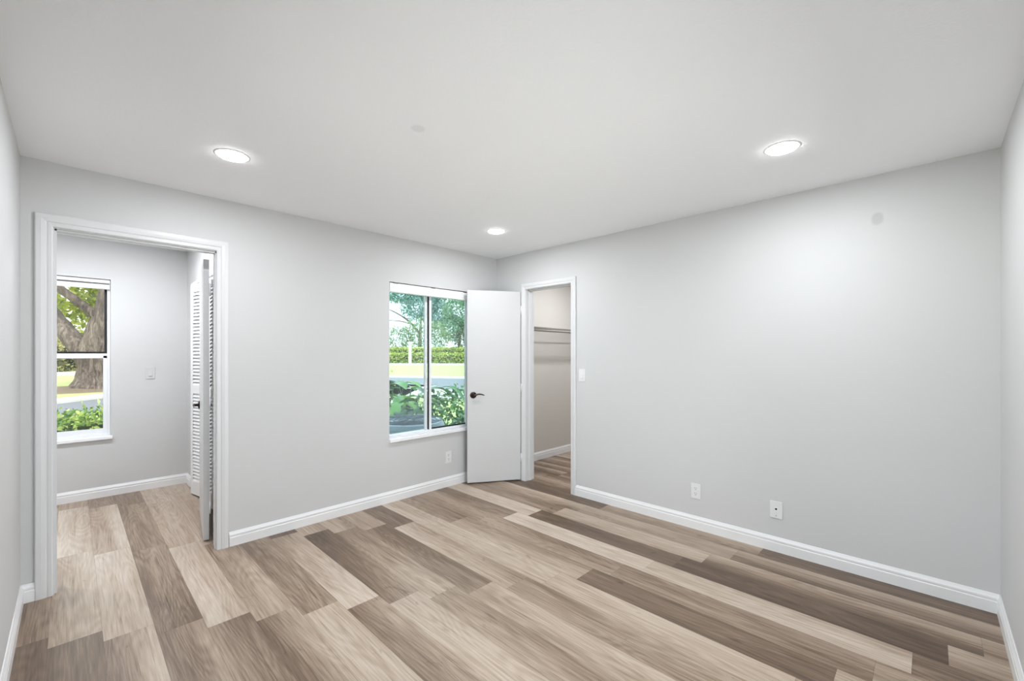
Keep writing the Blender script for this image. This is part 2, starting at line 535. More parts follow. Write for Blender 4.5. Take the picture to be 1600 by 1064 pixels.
# ------------------------------------------------------------------ baseboards and casings
BASE_PROF = [(0, 0), (0.014, 0), (0.014, 0.060), (0.0105, 0.066), (0.0125, 0.070), (0.0125, 0.080), (0.0085, 0.088), (0.006, 0.094), (0.004, 0.100), (0, 0.100)]
def baseboard(name, p, q, nrm):
    """along the wall line p -> q, standing off in the direction nrm"""
    rows = [[(e[0] + nrm[0] * d, e[1] + nrm[1] * d, h) for d, h in BASE_PROF] for e in (p, q)]
    return struct(MB().ngrid(rows, True, 0, True).build(name, M['trim']))
baseboard('baseboard_back', (0.777, YB), (XR, YB), (0, -1))
baseboard('baseboard_back_end', (XL, YB), (-0.141, YB), (0, -1))
baseboard('baseboard_right', (XR, YF), (XR, 2.442), (-1, 0))
baseboard('baseboard_right_end', (XR, 3.155), (XR, YB), (-1, 0))
baseboard('baseboard_left', (XL, YF), (XL, YB), (1, 0))
baseboard('baseboard_front', (XL, YF), (XR, YF), (0, 1))
baseboard('baseboard_study_back', (-1.3, SY), (SX, SY), (0, -1))
baseboard('baseboard_study_right', (SX, 5.40), (SX, SY), (-1, 0))
baseboard('baseboard_study_right_near', (SX, YB2), (SX, 4.26), (-1, 0))
baseboard('baseboard_study_left', (-1.3, YB2), (-1.3, SY), (1, 0))
baseboard('baseboard_closet_left', (XR + T, CYB), (5.6, CYB), (0, -1))
baseboard('baseboard_closet_back', (5.6, 1.5), (5.6, CYB), (-1, 0))

CASE_PROF = [(0, 0), (0, .010), (.006, .0125), (.018, .0125), (.024, .0105), (.030, .0145), (.046, .0175), (.064, .0175), (.070, .014), (.070, 0)]
def casing(name, to3, a0, a1, zt, width=0.07):
    """U-shaped mitred casing; to3(s, z, t) maps along-wall, height, stand-off to world"""
    k = width / 0.07
    rows = []
    for (a, z, da, dz) in ((a0, 0, -1, 0), (a0, zt, -1, 1), (a1, zt, 1, 1), (a1, 0, 1, 0)):
        rows.append([to3(a + da * s * k, z + dz * s * k, t) for s, t in CASE_PROF])
    return struct(MB().ngrid(rows, True, 0, True).build(name, M['casing']))
casing('trim_1', lambda a, z, t: (a, YB - t, z), -0.071, 0.703, 2.075, 0.070)
casing('trim_2', lambda a, z, t: (a, YB2 + t, z), -0.071, 0.712, 2.075)
casing('trim_3', lambda a, z, t: (XR - t, a, z), 2.497, 3.095, 2.047, 0.058)
casing('trim_4', lambda a, z, t: (XR + T + t, a, z), 2.497, 3.095, 2.047, 0.058)
# jambs with stops
j = MB()
for x, sx in ((-0.086, 1), (0.728, -1)):
    j.box((x, YB - 0.001, 0), (x + sx * 0.020, YB2 + 0.001, 2.09))
    j.box((x + sx * 0.020, YB + 0.012, 0), (x + sx * 0.029, YB + 0.045, 2.07))
j.box((-0.066, YB - 0.001, 2.07), (0.708, YB2 + 0.001, 2.09)).box((-0.066, YB + 0.012, 2.061), (0.708, YB + 0.045, 2.07))
jamb1 = struct(j.build('trim_5', M['casing']))
j = MB()
for y, sy in ((2.48, 1), (3.112, -1)):
    j.box((XR - 0.001, y, 0), (XR + T + 0.001, y + sy * 0.020, 2.062))
    j.box((XR + 0.04, y + sy * 0.020, 0), (XR + 0.08, y + sy * 0.031, 2.042))
j.box((XR - 0.001, 2.50, 2.042), (XR + T + 0.001, 3.092, 2.062)).box((XR + 0.04, 2.50, 2.031), (XR + 0.08, 3.092, 2.042))
jamb2 = struct(j.build('trim_6', M['casing']))
MB().box((XR - 0.004, 2.4985, 0.902), (XR + 0.036, 2.5025, 0.968)).build('strike_plate', M['bronze'], jamb2, bevel=0.001)['label'] = 'dark bronze strike plate'

# ------------------------------------------------------------------ doors
def lever_handle(parent, x, z, side, dirx, ybase):
    """side = +1/-1: which face along local y; dirx: which way the lever points along local x"""
    mb = MB()
    s = side
    mb.lathe([(0.0, 0), (0.034, 0), (0.034, s * 0.004), (0.031, s * 0.008), (0.024, s * 0.0105), (0.013, s * 0.013), (0.0115, s * 0.040), (0.0, s * 0.040)], (x, ybase, z), 'Y', 28)
    o = mb.build('door_handle', M['bronze'], parent, smooth=True)
    o['label'] = 'dark bronze lever handle'
    lv = MB()
    pts, rad = [], []
    for i in range(13):
        u = i / 12
        pts.append((x + dirx * 0.112 * u, ybase + s * (0.042 - 0.004 * math.sin(u * PI)), z + 0.010 * math.sin(u * PI * 1.25 - 0.5) + 0.002))
        rad.append(0.0095 - 0.0045 * u if u < .97 else 0.003)
    lv.tube(pts, rad, 12, flat=(0.75, 1.0))
    lv.build('lever', M['bronze'], o, smooth=True)
    return o

def hinges(parent, zs, y0):
    for z in zs:
        MB().lathe([(0.0, 0), (0.006, 0), (0.006, 0.09), (0.0, 0.09)], (-0.006, y0, z), 'Z', 10).build('hinge', M['vinyl'], parent, smooth=True)

# closet door, swung wide into the room
d2 = struct(empty('door_2', (3.3665, 3.1500, 0), math.atan2(3.455 - 3.150, 2.880 - 3.3665)))
L2 = math.hypot(3.455 - 3.150, 2.880 - 3.3665)
MB().box((0, -0.035, 0.012), (L2, 0, 2.025)).build('door_leaf', M['door'], d2, bevel=0.002)
lever_handle(d2, L2 - 0.062, 0.927, 1, -1, 0.0)
lever_handle(d2, L2 - 0.062, 0.927, -1, -1, -0.035)
hinges(d2, (0.2, 0.95, 1.78), 0.004)

# study door, opened past ninety degrees into the study
d1 = struct(empty('door_1', (0.665, 3.757, 0), math.radians(82)))
MB().box((0, -0.035, 0.012), (0.75, 0, 2.045)).build('door_leaf', M['door'], d1, bevel=0.002)
lever_handle(d1, 0.69, 0.927, 1, -1, 0.0)
lever_handle(d1, 0.69, 0.927, -1, -1, -0.035)
hinges(d1, (0.2, 0.95, 1.78), -0.04)

# louvred bifold doors on the study's wardrobe
d3 = struct(empty('door_3', (SX, 4.28, 0)))
def bifold_panel(p, q):
    """panel from p to q (world xy), thickness towards the wardrobe"""
    a = math.atan2(q[1] - p[1], q[0] - p[0]); L = math.hypot(q[0] - p[0], q[1] - p[1])
    fr = MB()
    st, th, z0, z1 = 0.042, 0.026, 0.018, 2.025
    fr.box((0, -th, z0), (st, 0, z1)).box((L - st, -th, z0), (L, 0, z1))
    for a0, a1 in ((z0, z0 + 0.13), (0.98, 1.06), (z1 - 0.075, z1)):
        fr.box((st, -th, a0), (L - st, 0, a1))
    o = fr.build('bifold_panel', M['trim'], d3, loc=(p[0] - SX, p[1] - 4.28, 0), rotz=a, bevel=0.0015)
    sl = MB()
    for lo, hi in ((z0 + 0.13, 0.98), (1.06, z1 - 0.075)):
        n = int((hi - lo) / 0.032)
        for i in range(n):
            zc = lo + (i + 0.5) * (hi - lo) / n
            sl.ngrid([[(x, -0.025, zc + 0.024), (x, -0.001, zc - 0.012), (x, -0.001, zc - 0.018), (x, -0.025, zc + 0.018)] for x in (st, L - st)], True, 0, True)
    sl.build('louvre_slats', M['trim'], o)
for p, q in (((0.862, 4.285), (0.842, 4.552)), ((0.842, 4.556), (0.862, 4.824)), ((0.860, 4.832), (0.803, 5.098)), ((0.803, 5.102), (0.862, 5.370))):
    bifold_panel(p, q)
struct(MB().box((SX - 0.004, 4.245, 0), (SX + 0.1, 4.275, 2.075)).box((SX - 0.004, 5.38, 0), (SX + 0.1, 5.402, 2.075)).box((SX - 0.004, 4.275, 2.045), (SX + 0.1, 5.38, 2.075)).build('trim_7', M['trim']))

# ------------------------------------------------------------------ window_1: sliding window in the back wall
w1 = struct(empty('window_1', (2.53, YB, 0.575)))
def wpart(mb, name, mat, par, **kw):
    for i, v in enumerate(mb.v):
        mb.v[i] = (v[0] - par.location.x, v[1] - par.location.y, v[2] - par.location.z)
    return mb.build(name, mat, par, **kw)
X0, X1, Z0, Z1 = 2.033, 3.03, 0.575, 2.022
FY = YB + 0.055
m = MB().box((X0, YB - 0.022, 0.545), (X1, YB2, 0.575))
wpart(m, 'window_sill', M['sill'], w1, bevel=0.004)
m = MB().box((X0, FY, Z0), (X0 + 0.018, YB2, Z1)).box((X1 - 0.018, FY, Z0), (X1, YB2, Z1))
m.box((X0 + 0.018, FY, Z0), (X1 - 0.018, YB2, Z0 + 0.024)).box((X0 + 0.018, FY, Z1 - 0.05), (X1 - 0.018, YB2, Z1))
wpart(m, 'window_frame', M['vinyl'], w1, bevel=0.002)
XM = 2.505
# left pane (outer track) and right sash (inner track)
m = MB().box((X0 + 0.018, FY + 0.044, Z0 + 0.024), (XM + 0.03, FY + 0.049, Z1 - 0.05))
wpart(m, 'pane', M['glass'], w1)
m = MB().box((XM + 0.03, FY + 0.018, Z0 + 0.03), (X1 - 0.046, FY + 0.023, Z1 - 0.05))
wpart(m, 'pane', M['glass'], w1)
m = MB().box((XM - 0.026, FY + 0.030, Z0 + 0.024), (XM - 0.002, FY + 0.055, Z1 - 0.05))
wpart(m, 'meeting_stile', M['vinyl'], w1, bevel=0.001)
m = MB().box((XM + 0.006, FY + 0.004, Z0 + 0.024), (XM + 0.032, FY + 0.030, Z1 - 0.05)).box((X1 - 0.046, FY + 0.004, Z0 + 0.024), (X1 - 0.018, FY + 0.030, Z1 - 0.05))
wpart(m, 'meeting_stile', M['vinyl'], w1, bevel=0.001)
m = MB().box((XM + 0.0005, FY + 0.008, Z0 + 0.024), (XM + 0.006, FY + 0.029, Z1 - 0.05))
wpart(m, 'weather_strip', M['gasket'], w1)['label'] = 'dark weather strip'
m = MB().box((XM + 0.032, FY + 0.010, Z0 + 0.024), (X1 - 0.046, FY + 0.026, Z0 + 0.038))
wpart(m, 'glazing_gasket', M['gasket'], w1)['label'] = 'black glazing gasket'
m = MB().box((X0 + 0.004, YB + 0.001, 1.930), (X1 - 0.004, YB + 0.045, 2.014))
wpart(m, 'blind_headrail', M['trim'], w1, bevel=0.003)
for bx in (2.10, 2.52, 2.93):
    m = MB().box((bx - 0.022, YB - 0.003, 2.010), (bx + 0.022, YB + 0.030, 2.021))
    wpart(m, 'mounting_bracket', M['bracket'], w1, bevel=0.001)['label'] = 'grey metal mounting bracket'

# ------------------------------------------------------------------ window_2: single-hung window in the study
w2 = struct(empty('window_2', (-0.19, SY, 0.575)))
X0, X1, Z0, Z1 = -0.64, 0.264, 0.575, 2.07
FY = SY + 0.04
YE = SY + 0.15
wpart(MB().box((X0 - 0.012, SY - 0.024, 0.545), (X1 + 0.012, YE, 0.575)), 'window_sill', M['sill'], w2, bevel=0.004)
m = MB().box((X0, FY, Z0), (X0 + 0.022, YE, Z1)).box((X1 - 0.022, FY, Z0), (X1, YE, Z1))
m.box((X0 + 0.022, FY, Z0), (X1 - 0.022, YE, Z0 + 0.03)).box((X0 + 0.022, FY, Z1 - 0.05), (X1 - 0.022, YE, Z1))
wpart(m, 'window_frame', M['vinyl'], w2, bevel=0.002)
ZM = 1.362
m = MB().box((X0 + 0.022, FY + 0.008, Z0 + 0.03), (X0 + 0.05, FY + 0.034, ZM - 0.02)).box((X1 - 0.05, FY + 0.008, Z0 + 0.03), (X1 - 0.022, FY + 0.034, ZM - 0.02))
m.box((X0 + 0.022, FY + 0.008, ZM - 0.045), (X1 - 0.022, FY + 0.034, ZM)).box((X0 + 0.05, FY + 0.008, Z0 + 0.03), (X1 - 0.05, FY + 0.034, Z0 + 0.07))
wpart(m, 'lower_sash', M['vinyl'], w2, bevel=0.0015)
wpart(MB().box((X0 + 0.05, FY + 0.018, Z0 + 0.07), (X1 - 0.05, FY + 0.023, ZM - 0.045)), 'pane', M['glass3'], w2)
m = MB().box((X0 + 0.022, FY + 0.045, ZM), (X0 + 0.040, FY + 0.07, Z1 - 0.05)).box((X1 - 0.040, FY + 0.045, ZM), (X1 - 0.022, FY + 0.07, Z1 - 0.05)).box((X0 + 0.04, FY + 0.045, ZM), (X1 - 0.04, FY + 0.07, ZM + 0.018))
wpart(m, 'upper_sash', M['gasket'], w2)['label'] = 'black-edged upper sash'
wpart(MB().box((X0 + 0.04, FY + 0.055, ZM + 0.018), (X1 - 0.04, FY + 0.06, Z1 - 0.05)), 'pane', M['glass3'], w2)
wpart(MB().box((X0 + 0.004, SY + 0.002, 2.032), (X1 - 0.004, SY + 0.035, 2.062)), 'blind_headrail', M['trim'], w2, bevel=0.003)
wpart(MB().box((X0 + 0.004, SY + 0.012, 2.020), (X1 - 0.010, SY + 0.035, 2.031)), 'blind_gap', M['bracket'], w2)['label'] = 'dark slot of the blind'
wpart(MB().box((X0 + 0.006, SY + 0.004, 1.975), (X1 - 0.006, SY + 0.032, 2.019)), 'blind_stack', M['trim'], w2, bevel=0.003)

# ------------------------------------------------------------------ unseen glass door and side window, added to bring in daylight
w3 = struct(empty('added_patio_door', (1.5, YF - T, 0.02)))
m = MB()
for x0, x1 in ((0.502, 0.55), (1.475, 1.525), (2.45, 2.498)):
    m.box((x0, YF - 0.09, 0.022), (x1, YF - 0.04, 1.998))
m.box((0.55, YF - 0.09, 0.022), (2.45, YF - 0.04, 0.07)).box((0.55, YF - 0.09, 1.95), (2.45, YF - 0.04, 1.998))
wpart(m, 'window_frame', M['vinyl'], w3, bevel=0.002)
for x0, x1 in ((0.55, 1.475), (1.525, 2.45)):
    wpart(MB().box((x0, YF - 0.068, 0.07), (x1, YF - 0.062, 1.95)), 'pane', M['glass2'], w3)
w4 = struct(empty('added_side_window', (XL - T, 1.0, 0.45)))  # unseen window added to light the opposite wall
m = MB()
for y0, y1 in ((-0.098, -0.05), (0.98, 1.02), (2.05, 2.098)):
    m.box((XL - 0.09, y0, 0.452), (XL - 0.04, y1, 1.998))
m.box((XL - 0.09, -0.05, 0.452), (XL - 0.04, 2.05, 0.50)).box((XL - 0.09, -0.05, 1.95), (XL - 0.04, 2.05, 1.998))
wpart(m, 'window_frame', M['vinyl'], w4, bevel=0.002)
for y0, y1 in ((-0.05, 0.98), (1.02, 2.05)):
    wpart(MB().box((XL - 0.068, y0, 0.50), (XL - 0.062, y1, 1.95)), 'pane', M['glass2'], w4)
struct(MB().box((-12, YF - T, -0.3), (XL - T - 0.001, 3.4, -0.1)).build('side_bounce_paving', M['bounce_paving']))  # added pale ground, bounces light through the side window
struct(MB().box((-1.5, YF - T, 2.56), (XL - T - 0.002, 3.4, 2.66)).build('side_sun_block', M['trim']))  # unseen slab added to keep direct sun out of the side window
struct(MB().box((-12, -14, -0.3), (16, YF - T - 0.001, -0.1)).build('bounce_paving', M['bounce_paving']))  # added pale ground, bounces light up to the ceiling
struct(MB().box((-1.5, -1.7, 2.56), (5.0, YF - T - 0.002, 2.66)).build('front_sun_block', M['trim']))  # unseen slab added to block direct sun at the glass door

# ------------------------------------------------------------------ recessed lights
def recessed_light(x, y, r, watts, label, group):
    t = tag(empty('recessed_light', (x, y, H)), label, 'ceiling light', group)
    MB().lathe([(r - 0.004, -0.0005), (r - 0.002, -0.0028), (r + 0.006, -0.0026), (r + 0.011, -0.0012), (r + 0.013, 0.0)], seg=40).build('trim_ring', M['trim'], t, smooth=True)
    MB().lathe([(r - 0.003, -0.001), (r - 0.005, -0.0075), (r * 0.8, -0.0108), (r * 0.5, -0.0115), (0.001, -0.012)], seg=40).build('lens', M['lens'], t, smooth=True)['label'] = 'glowing white lens'
    ld = bpy.data.lights.new('lamp', 'AREA')
    ld.shape = 'DISK'; ld.size = 2 * r - 0.016; ld.energy = watts; ld.spread = math.radians(180); ld.color = (0.955, 0.99, 1.06)
    lo = bpy.data.objects.new('lamp', ld); COL.objects.link(lo)
    lo.parent = t; lo.location = (0, 0, -0.0125)
    return t
G1 = 'recessed ceiling lights'
recessed_light(0.612, 2.722, 0.072, LAMP_W, 'round white recessed light on the ceiling nearest the study doorway', G1)
recessed_light(2.604, 0.557, 0.072, LAMP_W, 'round white recessed light on the ceiling nearest the right-hand wall', G1)
recessed_light(2.610, 2.737, 0.072, LAMP_W, 'round white recessed light on the ceiling in the far corner near the window', G1)
recessed_light(0.612, 0.557, 0.072, LAMP_W, 'round white recessed light on the ceiling right above the photographer', G1)
recessed_light(0.30, 4.65, 0.072, STUDY_FILL_W, 'added unseen fill light on the study ceiling beside the wardrobe', 'added study fill lights')  # this and the next lamp are added, out of view, as fill
recessed_light(-0.75, 4.65, 0.072, STUDY_FILL_W, 'added unseen fill light on the study ceiling away from the wardrobe', 'added study fill lights')
recessed_light(4.35, 2.70, 0.072, CLOSET_W, 'round white recessed light on the closet ceiling', 'closet ceiling lights')

# ------------------------------------------------------------------ outlets, switches (local: wall plane y = 0, facing -y)
def plate_base(name, loc, rotz, w, h, label, cat, group=None, mat=None):
    t = tag(empty(name, loc, rotz), label, cat, group)
    MB().box((-w / 2, -0.0055, -h / 2), (w / 2, -0.0003, h / 2)).build('cover_plate', mat or M['plate'], t, bevel=0.0025)
    return t
def screw(t, z, mat=None):
    MB().lathe([(0.0, -0.0053), (0.003, -0.0053), (0.003, -0.0066), (0.0, -0.0068)], (0, 0, z), 'Y', 10).build('screw', mat or M['plate'], t)
def outlet(loc, rotz, label):
    t = plate_base('wall_outlet', loc, rotz, 0.074, 0.118, label, 'outlet', 'wall outlets')
    for z in (0.0205, -0.0205):
        s = MB().lathe([(0.0, -0.005), (0.0168, -0.005), (0.0168, -0.0078), (0.0, -0.0078)], (0, 0, z), 'Y', 24).build('socket', M['plate'], t)
        q = MB().box((-0.0075, -0.0084, z + 0.001), (-0.0050, -0.0070, z + 0.009)).box((0.0050, -0.0084, z + 0.002), (0.0075, -0.0070, z + 0.009))
        q.lathe([(0.0, -0.0070), (0.0026, -0.0070), (0.0026, -0.0084), (0.0, -0.0084)], (0, 0, z - 0.007), 'Y', 10)
        q.build('slots', M['slot'], s)['label'] = 'dark socket slots'
    screw(t, 0)
    return t
RB = -PI / 2     # on the right wall: local -y faces world -x
outlet((2.704, YB, 0.298), 0, 'white duplex outlet on the wall below the sliding window')
outlet((XR, 1.305, 0.293), RB, 'white duplex outlet low on the right-hand wall, nearer the closet')
t = plate_base('coax_wall_plate', (XR, 0.760, 0.286), RB, 0.076, 0.118, 'white cable plate with a black centre hole low on the wall', 'wall plate')
MB().lathe([(0.0, -0.005), (0.013, -0.005), (0.013, -0.007), (0.0, -0.007)], (0, 0, 0.006), 'Y', 20).build('jack_ring', M['vinyl'], t)
MB().lathe([(0.0, -0.0068), (0.0068, -0.0068), (0.0068, -0.0078), (0.0, -0.0078)], (0, 0, 0.006), 'Y', 16).build('jack_hole', M['gasket'], t)['label'] = 'black jack hole'
screw(t, -0.04, M['bracket']); screw(t, 0.045)
def switch(loc, rotz, label, mat):
    t = plate_base('light_switch', loc, rotz, 0.074, 0.118, label, 'light switch', 'light switches', mat)
    MB().box((-0.017, -0.0075, -0.034), (0.017, -0.005, 0.034)).build('rocker_frame', mat, t, bevel=0.001)
    r = MB().ngrid([[(x, -0.0075, 0.031), (x, -0.0085, 0.031), (x, -0.0125, -0.029), (x, -0.0075, -0.031)] for x in (-0.014, 0.014)], True, 0, True)
    r.build('rocker', mat, t)
    screw(t, 0.048, mat); screw(t, -0.048, mat)
switch((XR, 2.371, 1.155), RB, 'white rocker light switch beside the closet doorway', M['plate'])
switch((0.555, SY, 1.165), 0, 'wall-coloured light switch on the study wall', M['wall'])

# ------------------------------------------------------------------ closet wire shelf
ws = tag(empty('wire_shelf', (3.55, CYB, 1.66)), 'white ventilated wire shelf along the closet wall', 'shelf')
Ls = 2.04
rail = MB()
for y, z in ((-0.01, 0.0), (-0.30, 0.012), (-0.30, -0.022), (-0.15, -0.004)):
    rail.tube([(0, y, z), (Ls, y, z)], 0.0045, 8)
rail.build('shelf_rails', M['wire'], ws, smooth=True)
wr = MB()
for i in range(98):
    x = 0.01 + i * Ls / 98
    wr.tube([(x, -0.012, 0.004), (x, -0.302, 0.016), (x, -0.303, -0.024)], 0.003, 5)
wr.build('shelf_wires', M['wire'], ws)
for x in (0.04, 1.45, 2.0):
    MB().tube([(x, -0.29, 0.0), (x, -0.004, -0.29)], 0.006, 8).build('support_brace', M['wire'], ws, smooth=True)

# ------------------------------------------------------------------ outdoors
GZ = -0.10
struct(MB().box((-70, 5.79, GZ - 0.3), (110, 150, GZ)).box((1.68, 3.73, GZ - 0.3), (110, 5.79, GZ)).build('lawn', M['grass']))
def ribbon(name, pts, offs0, offs1, z0, z1, mat):
    """strip following pts, between two sideways offsets (left positive)"""
    rows = []
    P = [Vector((p[0], p[1], 0)) for p in pts]
    fine = []
    for i in range(len(P) - 1):
        a, b, c, d = P[max(i - 1, 0)], P[i], P[i + 1], P[min(i + 2, len(P) - 1)]
        for s in range(8):
            u = s / 8
            fine.append(0.5 * ((2 * b) + (c - a) * u + (2 * a - 5 * b + 4 * c - d) * u * u + (3 * b - a - 3 * c + d) * u ** 3))
    fine.append(P[-1])
    for i, p in enumerate(fine):
        t = (fine[min(i + 1, len(fine) - 1)] - fine[max(i - 1, 0)]).normalized()
        nr = Vector((-t.y, t.x, 0))
        a = p + nr * offs0; b = p + nr * offs1
        rows.append([(a.x, a.y, z0), (b.x, b.y, z0), (b.x, b.y, z1), (a.x, a.y, z1)])
    return struct(MB().ngrid(rows, True, 0, True).build(name, mat))
KERB = [(-9, 8.0), (-4, 13.6), (-0.31, 17.9), (0.8, 19.2), (4, 22.4), (8, 24.8), (11, 24.9), (13.4, 23.2), (15.7, 18.9), (17.5, 14), (19, 6)]
ribbon('road', KERB, -7.0, 0, GZ - 0.1, GZ + 0.012, M['asphalt'])
ribbon('road_kerb', KERB, 0, 0.9, GZ - 0.1, GZ + 0.08, M['kerb'])
FAR = [(-30, 26), (-14, 36), (-1.5, 43.0), (8, 49), (18, 53.5), (27, 53.5), (33, 47.6), (39, 40), (44, 32)]
ribbon('sidewalk', KERB, -9.6, -7.0, GZ - 0.1, GZ + 0.04, M['kerb'])
ribbon('far_road', FAR, -2.6, 0, GZ - 0.1, GZ + 0.012, M['asphalt'])
ribbon('far_road_kerb', FAR, 0, 0.9, GZ - 0.1, GZ + 0.14, M['kerb'])
ribbon('far_road_kerb_near', FAR, -3.2, -2.6, GZ - 0.1, GZ + 0.10, M['kerb'])

def far(u_right, depth):
    """world xy of a spot 'u_right' metres right of and 'depth' metres ahead of the camera"""
    yw = math.radians(44.2476)
    return (depth * math.cos(yw) + u_right * math.sin(yw), depth * math.sin(yw) - u_right * math.cos(yw))

def leaf_quads(P, size, up=0.35, aspect=0.55):
    """verts / faces of one folded leaf at each point of P"""
    n = len(P)
    d = rng.normal(size=(n, 3)); d[:, 2] += up; d /= np.linalg.norm(d, axis=1)[:, None]
    e = rng.normal(size=(n, 3)); e -= (e * d).sum(1)[:, None] * d; e /= np.linalg.norm(e, axis=1)[:, None]
    nn = np.cross(d, e)
    s = size * rng.uniform(0.6, 1.35, size=(n, 1))
    a = P - d * s * .5; b = P + d * s * .5
    l = P + e * s * aspect * .5 + nn * s * .1; r = P - e * s * aspect * .5 + nn * s * .1
    V = np.stack([a, l, b, r], 1).reshape(-1, 3)
    idx = np.arange(n) * 4
    F = [(i, i + 1, i + 2, i + 3) for i in idx]
    return V, F

def leaf_object(name, P, size, mat, parent=None, core=None, up=0.35):
    V, F = leaf_quads(np.asarray(P), size, up)
    mb = MB(); mb.v = [tuple(v) for v in V]; mb.f = F; mb.m = [0] * len(F)
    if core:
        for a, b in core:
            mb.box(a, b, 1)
    me = bpy.data.meshes.new(name)
    me.from_pydata(mb.v, [], mb.f)
    me.materials.append(mat); me.materials.append(M['core'])
    me.polygons.foreach_set('material_index', mb.m)
    me.update()
    o = bpy.data.objects.new(name, me); COL.objects.link(o)
    if parent: o.parent = parent
    return o

def blob_points(c, r, n):
    p = rng.normal(size=(n, 3)); p /= np.linalg.norm(p, axis=1)[:, None]
    p *= (rng.uniform(0.55, 1.05, size=(n, 1)))
    return np.array(c) + p * np.array(r)

def crown(blobs, dens):
    return np.concatenate([blob_points(c, r, int(dens * (r[0] * r[1] + r[1] * r[2] + r[0] * r[2]))) for c, r in blobs])

def hedge(name, a, b, thick, z0, z1, dens, size, mat, label, wob=0.06):
    """hedge along a -> b"""
    A = Vector((a[0], a[1], 0)); B = Vector((b[0], b[1], 0))
    ang = math.atan2(B.y - A.y, B.x - A.x); L = (B - A).length
    o = tag(empty(name, (A.x, A.y, GZ), ang), label, 'hedge')
    h0, h1 = z0 - GZ, z1 - GZ
    n = int(dens * L * (2 * (h1 - h0) + thick))
    P = np.stack([rng.uniform(0, L, n), rng.uniform(-thick / 2, thick / 2, n), rng.uniform(h0, h1, n)], 1)
    face = rng.random(n)
    P[:, 1] = np.where(face < .4, -thick / 2 + rng.normal(0, wob, n), P[:, 1])
    P[:, 2] = np.where(face > .6, h1 + rng.normal(0, wob, n) + 0.5 * wob * np.sin(P[:, 0] * 5.1), P[:, 2])
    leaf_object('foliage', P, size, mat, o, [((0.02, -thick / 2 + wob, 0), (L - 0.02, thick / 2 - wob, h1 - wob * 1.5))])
    return o
hedge('clipped_hedge', (-2.2, 7.55), (2.6, 7.75), 1.0, GZ, 0.57, 950, 0.066, M['leaf_hedge'], 'low green hedge with glossy leaves just outside the study window', 0.05)
hedge('boundary_hedge', far(-24, 60), far(2, 60), 1.6, GZ, 1.28, 75, 0.30, M['leaf_far'], 'long clipped yellow-green hedge beyond the road, lower tier', 0.10)
hedge('boundary_hedge', far(-25, 63.5), far(3, 63.5), 1.6, GZ, 2.05, 75, 0.30, M['leaf_far'], 'taller yellow-green hedge rising behind the long clipped hedge', 0.10)
hedge('roadside_hedge', (-12, 41.5), (8, 55.0), 3.0, GZ, 2.2, 50, 0.32, M['leaf_tan'], 'dry olive hedge across the far road behind the big tree', 0.25)

def limb(mb, pts, rad, seg=18, wob=0.12):
    P = [Vector(p) for p in pts]; fine, fr = [], []
    for i in range(len(P) - 1):
        a, b, c, d = P[max(i - 1, 0)], P[i], P[i + 1], P[min(i + 2, len(P) - 1)]
        for s in range(5):
            u = s / 5
            fine.append(0.5 * ((2 * b) + (c - a) * u + (2 * a - 5 * b + 4 * c - d) * u * u + (3 * b - a - 3 * c + d) * u ** 3))
            fr.append(rad[i] + (rad[i + 1] - rad[i]) * u)
    fine.append(P[-1]); fr.append(rad[-1])
    return mb.tube(fine, fr, seg, wob=wob)

# the big forked oak seen through the study window; local x = to the right in the photo, y = away
ob = tag(empty('oak_tree', (0.66, 24.4, GZ), math.radians(44.2476 - 90)), 'large forked tree with thick grey-brown bark beyond the road', 'tree')
ob_t = MB()
limb(ob_t, [(0.05, 0, -0.1), (0.05, 0, 0.12), (0.05, 0, 0.45), (0.08, 0, 1.0), (0.12, 0, 1.6), (0.25, 0, 2.3), (0.42, 0.1, 3.1), (0.55, 0.2, 4.2), (0.7, 0.4, 6.0), (0.9, 0.7, 8.5)],
     [1.0, 0.78, 0.62, 0.53, 0.55, 0.46, 0.42, 0.38, 0.32, 0.2])
ob_t.build('trunk', M['bark'], ob, smooth=True)
lb = MB()
limb(lb, [(0.05, -0.1, 0.95), (-0.42, -0.15, 1.65), (-1.0, -0.2, 2.4), (-1.55, -0.3, 3.2), (-2.2, -0.4, 4.6), (-3.0, -0.6, 6.0)], [0.42, 0.36, 0.31, 0.29, 0.25, 0.15])
lb.build('branch', M['bark'], ob, smooth=True)
lb = MB()
limb(lb, [(0.35, -0.1, 2.85), (0.0, -0.3, 3.25), (-0.5, -0.5, 3.75), (-1.1, -0.8, 4.3), (-2.0, -1.2, 4.9), (-3.4, -1.6, 5.6)], [0.20, 0.17, 0.15, 0.15, 0.12, 0.07])
lb.build('branch', M['bark'], ob, smooth=True)
lb = MB()
limb(lb, [(0.5, 0.0, 3.4), (0.85, -0.2, 4.2), (1.3, -0.3, 5.4), (2.2, -0.4, 7.0)], [0.2, 0.16, 0.12, 0.06])
lb.build('branch', M['bark'], ob, smooth=True)
pts = crown([((-1.6, 3.5, 3.1), (2.6, 1.2, 1.6)), ((-3.6, 3.0, 4.8), (2.4, 1.4, 1.8)), ((0.6, 4.5, 4.9), (3.2, 1.2, 1.9)), ((-1.2, 2.0, 6.8), (4.0, 2.2, 1.6)), ((2.5, 1.5, 7.5), (3.0, 2.0, 1.6)), ((-3.4, 4.6, 2.0), (1.8, 1.0, 0.8))], 190)
leaf_object('foliage', pts, 0.30, M['leaf_lime'], ob)
n = 900
a = rng.uniform(0, 2 * PI, n); q = rng.uniform(0.7, 1, n) ** 0.5 * rng.uniform(0.9, 2.3, n)
struct(MB().lathe([(0.0, 0.0), (2.5, 0.002), (1.9, 0.02), (1.2, 0.09), (0.0, 0.12)], (0.2, 24.9, GZ), 'Z', 32).build('mulch_bed', M['mulch']))

